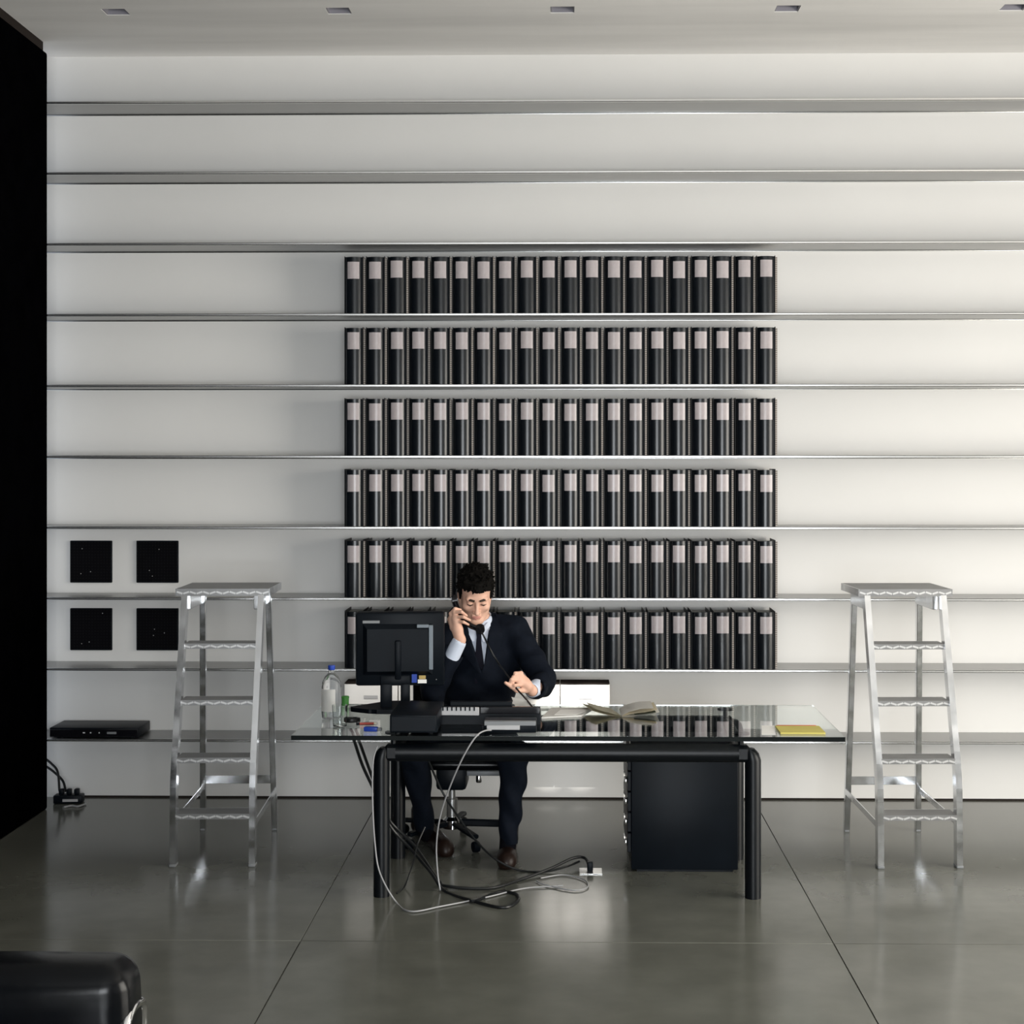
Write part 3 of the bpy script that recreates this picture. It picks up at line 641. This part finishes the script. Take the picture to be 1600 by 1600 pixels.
# ------------------------------------------------------------------ the man: implicit surfaces meshed on a grid
class Field:
    def __init__(s, lo, hi, h):
        s.lo = np.array(lo, float); s.h = h; s.n = np.ceil((np.array(hi)-s.lo)/h).astype(int)+1
        s.f = np.full(s.n, .06, np.float32)
    def block(s, a, b):
        i0 = np.clip(np.floor((np.array(a)-s.lo)/s.h).astype(int), 0, s.n-1); i1 = np.clip(np.ceil((np.array(b)-s.lo)/s.h).astype(int)+1, 1, s.n)
        if np.any(i1 <= i0): return None, None
        g = [s.lo[k]+s.h*np.arange(i0[k], i1[k]) for k in range(3)]
        return tuple(slice(i0[k], i1[k]) for k in range(3)), np.meshgrid(*g, indexing='ij', sparse=True)
    def put(s, sl, d, k, sub):
        f = s.f[sl]; d = d.astype(np.float32)
        if sub:
            d = -d; h_ = np.clip(.5-.5*(f-d)/k, 0, 1) if k else 0
            s.f[sl] = (f*(1-h_)+d*h_ + k*h_*(1-h_)) if k else np.maximum(f, d)
        else:
            h_ = np.clip(.5+.5*(f-d)/k, 0, 1)
            s.f[sl] = f*(1-h_)+d*h_ - k*h_*(1-h_)
    def cap(s, p, q, r0, r1=None, k=.012, sub=False, flat=None):
        p = np.array(p, float); q = np.array(q, float); r1 = r0 if r1 is None else r1; R = max(r0, r1)+k+3*s.h
        sl, g = s.block(np.minimum(p, q)-R, np.maximum(p, q)+R)
        if sl is None: return
        X, Y, Z = g; v = q-p; L = v@v + 1e-12
        t = np.clip(((X-p[0])*v[0]+(Y-p[1])*v[1]+(Z-p[2])*v[2])/L, 0, 1)
        d = np.sqrt((X-p[0]-t*v[0])**2+(Y-p[1]-t*v[1])**2+(Z-p[2]-t*v[2])**2) - (r0+(r1-r0)*t)
        s.put(sl, d, k, sub)
    def ell(s, c, r, R=None, k=.012, sub=False):
        c = np.array(c, float); r = np.array(r, float); e = r.max()+k+3*s.h
        sl, g = s.block(c-e, c+e)
        if sl is None: return
        X, Y, Z = g; A = np.eye(3) if R is None else np.array(R)   # columns = axes
        x, y, z = X-c[0], Y-c[1], Z-c[2]
        l = [(A[0, i]*x + A[1, i]*y + A[2, i]*z) for i in range(3)]
        k0 = np.sqrt(sum((l[i]/r[i])**2 for i in range(3))); k1 = np.sqrt(sum((l[i]/r[i]**2)**2 for i in range(3)))+1e-9
        s.put(sl, k0*(k0-1)/k1, k, sub)
    def half(s, fn, sub=True):
        """cut with an arbitrary distance function of (X, Y, Z)"""
        g = np.meshgrid(*[s.lo[k]+s.h*np.arange(s.n[k]) for k in range(3)], indexing='ij', sparse=True)
        d = fn(*g); s.f = np.maximum(s.f, (-d if sub else d)).astype(np.float32)
    def warp(s, fn):
        g = np.meshgrid(*[s.lo[k]+s.h*np.arange(s.n[k]) for k in range(3)], indexing='ij', sparse=True)
        s.f = (s.f + fn(*g)).astype(np.float32)
    def mesh(s, origin):
        f = s.f; ins = f < 0
        c = ins[:-1, :-1, :-1].astype(np.int8)
        tot = np.zeros(c.shape, np.int8)
        for a in (0, 1):
            for b in (0, 1):
                for d in (0, 1): tot += ins[a:ins.shape[0]-1+a, b:ins.shape[1]-1+b, d:ins.shape[2]-1+d]
        idx = np.argwhere((tot > 0) & (tot < 8)); N = len(idx)
        acc = np.zeros((N, 3)); cnt = np.zeros(N)
        cor = [(a, b, d) for a in (0, 1) for b in (0, 1) for d in (0, 1)]
        val = {q: f[idx[:, 0]+q[0], idx[:, 1]+q[1], idx[:, 2]+q[2]].astype(float) for q in cor}
        for q in cor:
            for ax in range(3):
                if q[ax] == 0:
                    q2 = list(q); q2[ax] = 1; q2 = tuple(q2); va, vb = val[q], val[q2]; m = (va < 0) != (vb < 0)
                    t = np.where(m, va/np.where(m, va-vb, 1), 0)
                    pt = np.tile(np.array(q, float), (N, 1)); pt[:, ax] = t
                    acc[m] += pt[m]; cnt[m] += 1
        V = s.lo + s.h*(idx + acc/cnt[:, None]) - np.array(origin)
        mp = np.full(c.shape, -1, np.int32); mp[idx[:, 0], idx[:, 1], idx[:, 2]] = np.arange(N)
        Q = []
        for ax in range(3):
            a = [slice(1, -1)]*3; a[ax] = slice(0, -1); b = list(a); b[ax] = slice(1, None)
            s0 = ins[tuple(a)]; s1 = ins[tuple(b)]; e_ = np.argwhere(s0 != s1)
            if not len(e_): continue
            flip = s0[e_[:, 0], e_[:, 1], e_[:, 2]]
            off = np.array([1, 1, 1]); off[ax] = 0; e_ = e_ + off
            o1, o2 = [k for k in range(3) if k != ax]; quad = []
            for d1, d2 in ((-1, -1), (0, -1), (0, 0), (-1, 0)):
                t = e_.copy(); t[:, o1] += d1; t[:, o2] += d2; quad.append(mp[t[:, 0], t[:, 1], t[:, 2]])
            quad = np.stack(quad, 1)
            if ax == 1: flip = ~flip
            quad[~flip] = quad[~flip][:, ::-1]; Q.append(quad)
        Q = np.concatenate(Q); Q = Q[(Q >= 0).all(1)]
        me = bpy.data.meshes.new('sculpt'); me.vertices.add(N); me.vertices.foreach_set('co', V.ravel())
        me.loops.add(len(Q)*4); me.loops.foreach_set('vertex_index', Q.ravel().astype(np.int32))
        me.polygons.add(len(Q)); me.polygons.foreach_set('loop_start', np.arange(0, len(Q)*4, 4, dtype=np.int32))
        me.polygons.foreach_set('use_smooth', np.ones(len(Q), bool))
        me.update(); me.validate(); return me
    def smooth(s, n=1):
        for _ in range(n):
            for ax in range(3):
                f = s.f; g = f.copy(); a = [slice(None)]*3; b = [slice(None)]*3; c = [slice(None)]*3
                a[ax] = slice(0, -2); b[ax] = slice(1, -1); c[ax] = slice(2, None)
                g[tuple(b)] = .25*f[tuple(a)]+.5*f[tuple(b)]+.25*f[tuple(c)]; s.f = g

# --- skeleton
hyaw, hpit = math.radians(9), math.radians(27)
hf = Vector((math.sin(hyaw)*math.cos(hpit), -math.cos(hyaw)*math.cos(hpit), -math.sin(hpit)))
ha = Vector((math.cos(hyaw), math.sin(hyaw), 0)); hu = ha.cross(hf).normalized()
if hu.z < 0: hu = -hu
HR = Matrix((ha, hf, hu)).transposed()
eye = P(745, 943, 7.40); HC = eye - hf*.088
def hd(a, f, u): return HC + ha*a + hf*f + hu*u
neck0 = hd(0, -.03, -.06); neck1 = P(752, 985, 7.60)
shL, shR = P(808, 988, 7.60), P(697, 1000, 7.56)
elL, elR = P(850, 1066, 7.46), P(676, 1084, 7.36)
wrL, wrR = P(831, 1079, 7.24), P(719, 1000, 7.33)
chest = P(757, 1030, 7.62); pelvis = Vector((-.46, 7.68, .52)); belly = (chest+pelvis)/2 + Vector((0, -.02, 0))
hipL, hipR = Vector((-.375, 7.64, .505)), Vector((-.56, 7.64, .505))
knL, knR = P(804, 1170, 7.15), P(647, 1172, 7.18)
knL.z = knR.z = .495
anL, anR = P(794, 1312, 7.20), P(664, 1290, 7.44)
ROOT = Vector((pelvis.x, pelvis.y, .428))
man = empty('person', ROOT, 0, 'seated man in dark navy suit talking on a black telephone handset', 'person')

# --- body (head, neck, torso, limbs, hands: one surface)
B_ = Field((-.95, 6.98, .02), (.0, 7.86, 1.36), .004)
B_.ell(hd(0, -.006, .042), (.074, .096, .088), HR, .01)
B_.ell(hd(0, .034, -.028), (.064, .060, .082), HR, .02)
for s in (-1, 1):
    B_.cap(hd(s*.058, .0, -.045), hd(s*.024, .070, -.100), .017, .017, .03)
    B_.ell(hd(s*.040, .068, -.028), (.024, .022, .020), HR, .015)
B_.ell(hd(0, .080, -.104), (.024, .018, .018), HR, .02)
B_.cap(hd(-.040, .083, .020), hd(.040, .083, .020), .011, .011, .015)
for s in (-1, 1): B_.ell(hd(s*.031, .102, .000), (.017, .014, .011), HR, .012, True)
for s in (-1, 1): B_.ell(hd(s*.031, .083, -.001), (.014, .012, .012), HR, .004)
B_.cap(hd(0, .092, .008), hd(0, .117, -.038), .0065, .0105, .010)
for s in (-1, 1): B_.ell(hd(s*.0115, .102, -.041), (.0085, .011, .0075), HR, .006)
B_.cap(hd(-.016, .092, -.066), hd(.016, .092, -.066), .0065, .0065, .008)
B_.cap(hd(-.014, .090, -.076), hd(.014, .090, -.076), .0072, .0072, .006)
B_.cap(hd(-.026, .096, -.071), hd(.026, .096, -.071), .0022, .0022, .003, True)
for s in (-1, 1):
    B_.ell(hd(s*.075, -.008, -.008), (.008, .019, .031), HR, .008); B_.ell(hd(s*.083, -.002, -.006), (.004, .010, .018), HR, .006, True)
B_.cap(neck0, neck1, .054, .058, .03)
B_.cap(neck1, chest, .06, .08, .05)
B_.ell(chest, (.15, .09, .16), None, .04); B_.ell(belly, (.13, .09, .18), None, .05); B_.ell(pelvis, (.14, .10, .09), None, .05)
for a, b, c in ((shL, elL, wrL), (shR, elR, wrR)):
    B_.cap(chest+Vector((0, 0, .06)), a, .05, .045, .03); B_.cap(a, b, .045, .036, .02); B_.cap(b, c, .036, .024, .02)
for a, b, c in ((hipL, knL, anL), (hipR, knR, anR)):
    B_.cap(a, b, .065, .046, .03); B_.cap(b, c, .044, .032, .02)
# right hand (image left) around the handset
k_ = .005
hs = [P(709, 937, 7.45), P(718, 958, 7.40), P(733, 976, 7.35), P(750, 983, 7.335)]     # handset axis
pm = P(711, 971, 7.345)
B_.cap(wrR, P(714, 984, 7.335), .024, .026, .012)
B_.cap(P(716, 984, 7.33), P(712, 966, 7.335), .022, .020, .010); B_.cap(P(708, 980, 7.345), P(705, 966, 7.35), .017, .014, .010)
for kx, mid, tip, r in [((704, 959, 7.345), (711, 951, 7.335), (720, 953, 7.355), .0078),
                        ((710, 957, 7.33), (721, 956, 7.315), (729, 962, 7.34), .0080),
                        ((713, 964, 7.325), (724, 964, 7.308), (734, 969, 7.33), .0078),
                        ((715, 971, 7.325), (724, 972, 7.308), (732, 976, 7.325), .0072)]:
    a, b, c = P(*kx), P(*mid), P(*tip)
    B_.cap(P(712, 972, 7.34), a, .010, r+.002, .006); B_.cap(a, b, r+.001, r, .003); B_.cap(b, c, r, r-.0015, .003)
B_.cap(P(707, 982, 7.36), P(702, 968, 7.385), .011, .0095, .006); B_.cap(P(702, 968, 7.385), P(707, 955, 7.42), .0095, .008, .004)
# left hand (image right) holding the cord
B_.cap(wrL, P(822, 1071, 7.205), .024, .026, .012)
B_.cap(P(824, 1072, 7.20), P(810, 1062, 7.18), .024, .021, .012); B_.cap(P(820, 1064, 7.21), P(812, 1056, 7.20), .020, .018, .012)
for kx, mid, tip, r in [((814, 1052, 7.19), (805, 1052, 7.165), (803, 1063, 7.160), .0082),
                        ((811, 1057, 7.175), (802, 1058, 7.150), (801, 1068, 7.150), .0084),
                        ((808, 1063, 7.165), (799, 1062, 7.140), (796, 1070, 7.145), .0080),
                        ((812, 1070, 7.165), (804, 1071, 7.140), (798, 1074, 7.150), .0074)]:
    a, b, c = P(*kx), P(*mid), P(*tip)
    B_.cap(P(817, 1066, 7.19), a, .012, r+.0025, .008); B_.cap(a, b, r+.001, r, .003); B_.cap(b, c, r, r-.001, .003)
B_.cap(P(822, 1079, 7.195), P(807, 1079, 7.155), .012, .0098, .006); B_.cap(P(807, 1079, 7.155), P(790, 1067, 7.135), .0095, .0078, .004)
obj('body', B_.mesh(ROOT), 'skin', man)

# --- lips, brows, eyes
def pc(name, pts, r, m, par=man):
    rs = r if isinstance(r, list) else r
    return obj(name, tube([Vector(p)-ROOT for p in pts], rs, 10), m, par)
pc('lips', [hd(-.023, .094, -.071), hd(-.012, .0985, -.068), hd(0, .0995, -.069), hd(.012, .0985, -.068), hd(.023, .094, -.071)], [.002, .0052, .0055, .0052, .002], 'lip')
pc('lips', [hd(-.018, .094, -.0755), hd(0, .0985, -.078), hd(.018, .094, -.0755)], [.002, .0058, .002], 'lip')
for s in (-1, 1):
    pc('eyebrow', [hd(s*.012, .0965, .017), hd(s*.03, .0945, .022), hd(s*.05, .083, .018)], [.0048, .0058, .0025], 'brow')
    pc('eyelashes', [hd(s*.018, .0925, -.003), hd(s*.031, .0965, -.006), hd(s*.044, .0885, -.004)], [.0016, .0031, .0016], 'brow')
# --- hair
Hf = Field(np.array(HC)-.17, np.array(HC)+.19, .0035)
Hf.ell(hd(0, -.014, .046), (.080, .100, .090), HR, .01)
rng = np.random.RandomState(3)
for i in range(420):
    th = rng.uniform(0, 2*PI); ph = math.acos(rng.uniform(-.25, 1))
    n = Vector((math.sin(ph)*math.cos(th), math.sin(ph)*math.sin(th), math.cos(ph)))
    b0 = (n.x*.078, -.014+n.y*.097, .046+n.z*.087)
    l = rng.uniform(.010, .024); tw = Vector((rng.uniform(-.7, .7)+.3, rng.uniform(.1, 1.1), rng.uniform(-.3, .2)))
    d = (n*.55+tw*.8).normalized()
    Hf.cap(hd(*b0), hd(b0[0]+d.x*l, b0[1]+d.y*l, b0[2]+d.z*l), .0075, .0028, .003)
for i in range(14):     # fringe falling on the forehead
    a = -.062+i*.0093; Hf.cap(hd(a*.9, .080-abs(a)*.40, .095), hd(a+.008, .096-abs(a)*.45, .070-.010*rng.rand()-.009*(i > 6)), .009, .0035, .004)
for q in (-1, 1):       # sideburns
    Hf.cap(hd(q*.073, .018, .04), hd(q*.072, .022, -.012), .009, .005, .006)
# carve the face free
def face_cut(X, Y, Z):
    x, y, z = X-HC.x, Y-HC.y, Z-HC.z
    f = hf.x*x+hf.y*y+hf.z*z; u = hu.x*x+hu.y*y+hu.z*z; a = ha.x*x+ha.y*y+ha.z*z
    line = .054 + .10*np.maximum(.030-f, 0)*-1.0
    low = np.where(f > .040, .056, np.where(f > .010, -.020, np.where(f > -.03, .022, -.085)))
    return np.maximum(u-low, -.05)
Hf.half(face_cut)
obj('hair', Hf.mesh(ROOT), 'hair', man)

# --- shirt (torso, collar, cuffs)
S_ = Field((-.80, 7.20, .62), (-.12, 7.86, 1.12), .0035)
S_.ell(chest, (.170, .112, .19), None, .03); S_.ell(belly, (.15, .11, .19), None, .05)
S_.cap(shL+Vector((-.03, 0, 0)), shR+Vector((.03, 0, 0)), .058, .058, .04)
S_.cap(neck1+Vector((0, 0, -.02)), neck1.lerp(neck0, .30), .071, .067, .015)
S_.cap(neck1.lerp(neck0, -.1), neck1.lerp(neck0, 1.2), .0585, .0585, .002, True)
for a, b in ((elR, wrR), (elL, wrL)):
    S_.cap(a.lerp(b, .62), a.lerp(b, .94), .038, .034, .004); S_.cap(a.lerp(b, .90), a.lerp(b, 1.3), .028, .028, .002, True)
obj('shirt', S_.mesh(ROOT), 'shirt', man)
def hit(fld, px, py, off):
    """first point of a surface met on the way back through the place seen at px, py"""
    for D in np.arange(7.30, 7.80, .002):
        p = P(px, py, D); q = np.round((np.array(p)-fld.lo)/fld.h).astype(int)
        if (q < 0).any() or (q >= fld.n).any(): continue
        if fld.f[tuple(q)] < 0: return P(px, py, D-off)
    return P(px, py, 7.52)
def drape(fld, rows, off=.004, th=.005):
    """cloth strip lying on a surface; rows = (y, left x, right x)"""
    bm = bmesh.new(); G = []
    fine = []
    for (y0, a0, b0), (y1, a1, b1) in zip(rows, rows[1:]):
        n = max(1, int(abs(y1-y0)/5))
        fine += [(y0+(y1-y0)*k/n, a0+(a1-a0)*k/n, b0+(b1-b0)*k/n) for k in range(n)]
    fine.append(rows[-1])
    for y, a, b in fine: G.append([bm.verts.new(hit(fld, a+(b-a)*k/3, y, off)-ROOT) for k in range(4)])
    for r0, r1 in zip(G, G[1:]):
        for k in range(3): bm.faces.new((r0[k], r0[k+1], r1[k+1], r1[k]))
    bmesh.ops.smooth_vert(bm, verts=bm.verts[:], factor=.4, use_axis_x=True, use_axis_y=True, use_axis_z=True)
    bmesh.ops.solidify(bm, geom=bm.faces[:], thickness=th); return bm_mesh(bm, True)
obj('collar_point', drape(S_, [(971, 728, 733), (985, 730, 745), (998, 735, 744), (1003, 738, 741)], .006), 'shirt', man)
obj('collar_point', drape(S_, [(971, 762, 766), (985, 750, 766), (998, 752, 762), (1004, 755, 758)], .006), 'shirt', man)
# --- tie
obj('tie', drape(S_, [(984, 743, 753), (996, 745, 752), (1000, 744, 752), (1030, 742, 756), (1070, 741, 760)], .010, .006), 'tie', man)

# --- jacket
J = Field((-.98, 7.10, .40), (.02, 7.94, 1.16), .005)
J.ell(chest, (.176, .130, .20), None, .03); J.ell(belly+Vector((0, 0, -.02)), (.172, .135, .21), None, .05); J.ell(pelvis+Vector((0, -.01, .03)), (.190, .150, .12), None, .05)
J.cap(shL+Vector((-.015, 0, .008)), shR+Vector((.015, 0, .008)), .068, .068, .04)
J.cap(neck1+Vector((0, .03, .005)), shL+Vector((-.03, .01, .025)), .060, .056, .03); J.cap(neck1+Vector((0, .03, .005)), shR+Vector((.03, .01, .025)), .060, .056, .03)
J.cap(neck1+Vector((-.05, .045, .03)), neck1+Vector((.05, .045, .03)), .030, .030, .02)
for a, b, c in ((shL, elL, wrL), (shR, elR, wrR)):
    J.cap(a, b, .068, .055, .025); J.cap(b, c.lerp(b, .28), .054, .047, .02); J.cap(c.lerp(b, .22), c.lerp(c+(c-b), .4), .043, .043, .002, True)
def folds(X, Y, Z):
    return (.0045*np.sin(38*X+22*Z+2*np.sin(17*Z)) + .0035*np.sin(55*Z-30*X+3*np.sin(11*Y)) + .003*np.sin(60*Y+25*Z))
J.warp(folds); J.smooth(1)
JF = Field(J.lo, J.lo+.01, J.h); JF.n = J.n; JF.f = J.f.copy()
vA, vB, vC, vD = P(723, 962, 7.46), P(750, 1047, 7.46), P(767, 952, 7.46), P(755, 1047, 7.46)
def vcut(X, Y, Z):
    def side(p, q, sg):
        n = Vector((q.z-p.z, 0, -(q.x-p.x))).normalized()*sg
        return (X-p.x)*n.x + (Z-p.z)*n.z
    l = side(vA, vB, 1); r = side(vC, vD, -1)
    # positive outside the wedge
    return np.maximum(np.maximum(l, r), np.maximum(Y-7.60, -(Z-vB.z))) + 0*Z
J.half(vcut)
J.cap(neck1.lerp(neck0, -.25), neck1.lerp(neck0, 1.2), .068, .070, .004, True)
obj('jacket', J.mesh(ROOT), 'suit', man)
obj('lapel', drape(JF, [(956, 767, 775), (985, 764, 784), (996, 763, 787), (999, 762, 781), (1003, 762, 786), (1030, 758, 772), (1052, 752, 757)]), 'suit', man)
obj('lapel', drape(JF, [(964, 716, 724), (990, 711, 731), (998, 708, 734), (1001, 713, 735), (1005, 709, 736), (1030, 731, 745), (1052, 748, 753)]), 'suit', man)
# --- trousers
T = Field((-.86, 7.0, .07), (-.08, 7.86, .66), .005)
T.ell(pelvis, (.165, .13, .10), None, .04)
for a, b, c in ((hipL, knL, anL), (hipR, knR, anR)):
    T.cap(a, b, .088, .070, .03); T.cap(b, c+(c-b)*.06, .068, .041, .02)
T.warp(lambda X, Y, Z: .004*np.sin(45*Z+20*Y+2*np.sin(25*X)) + .003*np.sin(70*X+30*Z)); T.smooth(1)
T.half(lambda X, Y, Z: Z-.088+0*X+0*Y)
obj('trousers', T.mesh(ROOT), 'trouser', man)
for an, kn in ((anL, knL), (anR, knR)):
    K_ = Field(np.array(an)-.12, np.array(an)+.12, .005); K_.cap(an.lerp(kn, .2), an+(an-kn)*.12, .040, .037)
    obj('sock', K_.mesh(ROOT), 'sock', man)
# --- shoes
def shoe(heel, toe, name='shoe'):
    heel = Vector((heel.x, heel.y, 0)); toe = Vector((toe.x, toe.y, 0)); d = (toe-heel).normalized()
    lo = np.minimum(np.array(heel), np.array(toe))-.09; hi = np.maximum(np.array(heel), np.array(toe))+.09; lo[2] = -.02; hi[2] = .19
    S = Field(lo, hi, .004)
    u = Vector((0, 0, 1))
    S.cap(heel+d*.03+u*.04, toe-d*.05+u*.034, .036, .042, .01); S.cap(toe-d*.07+u*.03, toe-d*.032+u*.022, .042, .030, .02)
    S.cap(heel+d*.035+u*.05, heel+d*.045+u*.115, .038, .043, .02); S.cap(heel+d*.06+u*.085, toe-d*.10+u*.045, .035, .030, .02)
    S.half(lambda X, Y, Z: Z+0*X+0*Y-.002, True) if False else S.half(lambda X, Y, Z: .002-Z+0*X+0*Y, False)
    o = obj(name, S.mesh(ROOT), 'shoe', man)
    return o
shoe(F(796, 1326)+Vector((0, .05, 0)), F(791, 1361))
shoe(F(655, 1302)+Vector((-.01, .02, 0)), F(700, 1341))

# ------------------------------------------------------------------ telephone handset and its cord
hc = hs[1]
e = empty('phone_handset', hc, 0, 'black telephone handset held to the man\'s ear', 'handset')
pts = [p-hc for p in spline(hs, 6)]
obj('grip', tube(pts, [.013]*len(pts), 12), 'black_gloss', e)
d0 = (P(742, 940, 7.46)-hs[0]).normalized()
obj('ear_piece', tube([hs[0]-hc-Vector((0, 0, .006))-d0*.008, hs[0]-hc+d0*.016], [.024, .026], 16), 'black_gloss', e)
d1 = (hd(0, .09, -.07)-hs[3]).normalized()
obj('mouth_piece', tube([hs[3]-hc-d1*.010, hs[3]-hc+d1*.010], [.021, .023], 16), 'black_gloss', e)
pth = spline([hs[3]+Vector((.004, 0, -.01)), P(757, 996, 7.33), P(766, 1015, 7.38), P(780, 1038, 7.36), P(795, 1058, 7.20), P(808, 1077, 7.14), P(818, 1088, 7.10), P(828, 1100, 7.02), P(834, 1108, 6.98)], 10)
finish(obj('handset_cord', tube(pth, .0042, 8), 'cable_black'), 'black cord running from the handset through the man\'s hand to the console', 'cord')
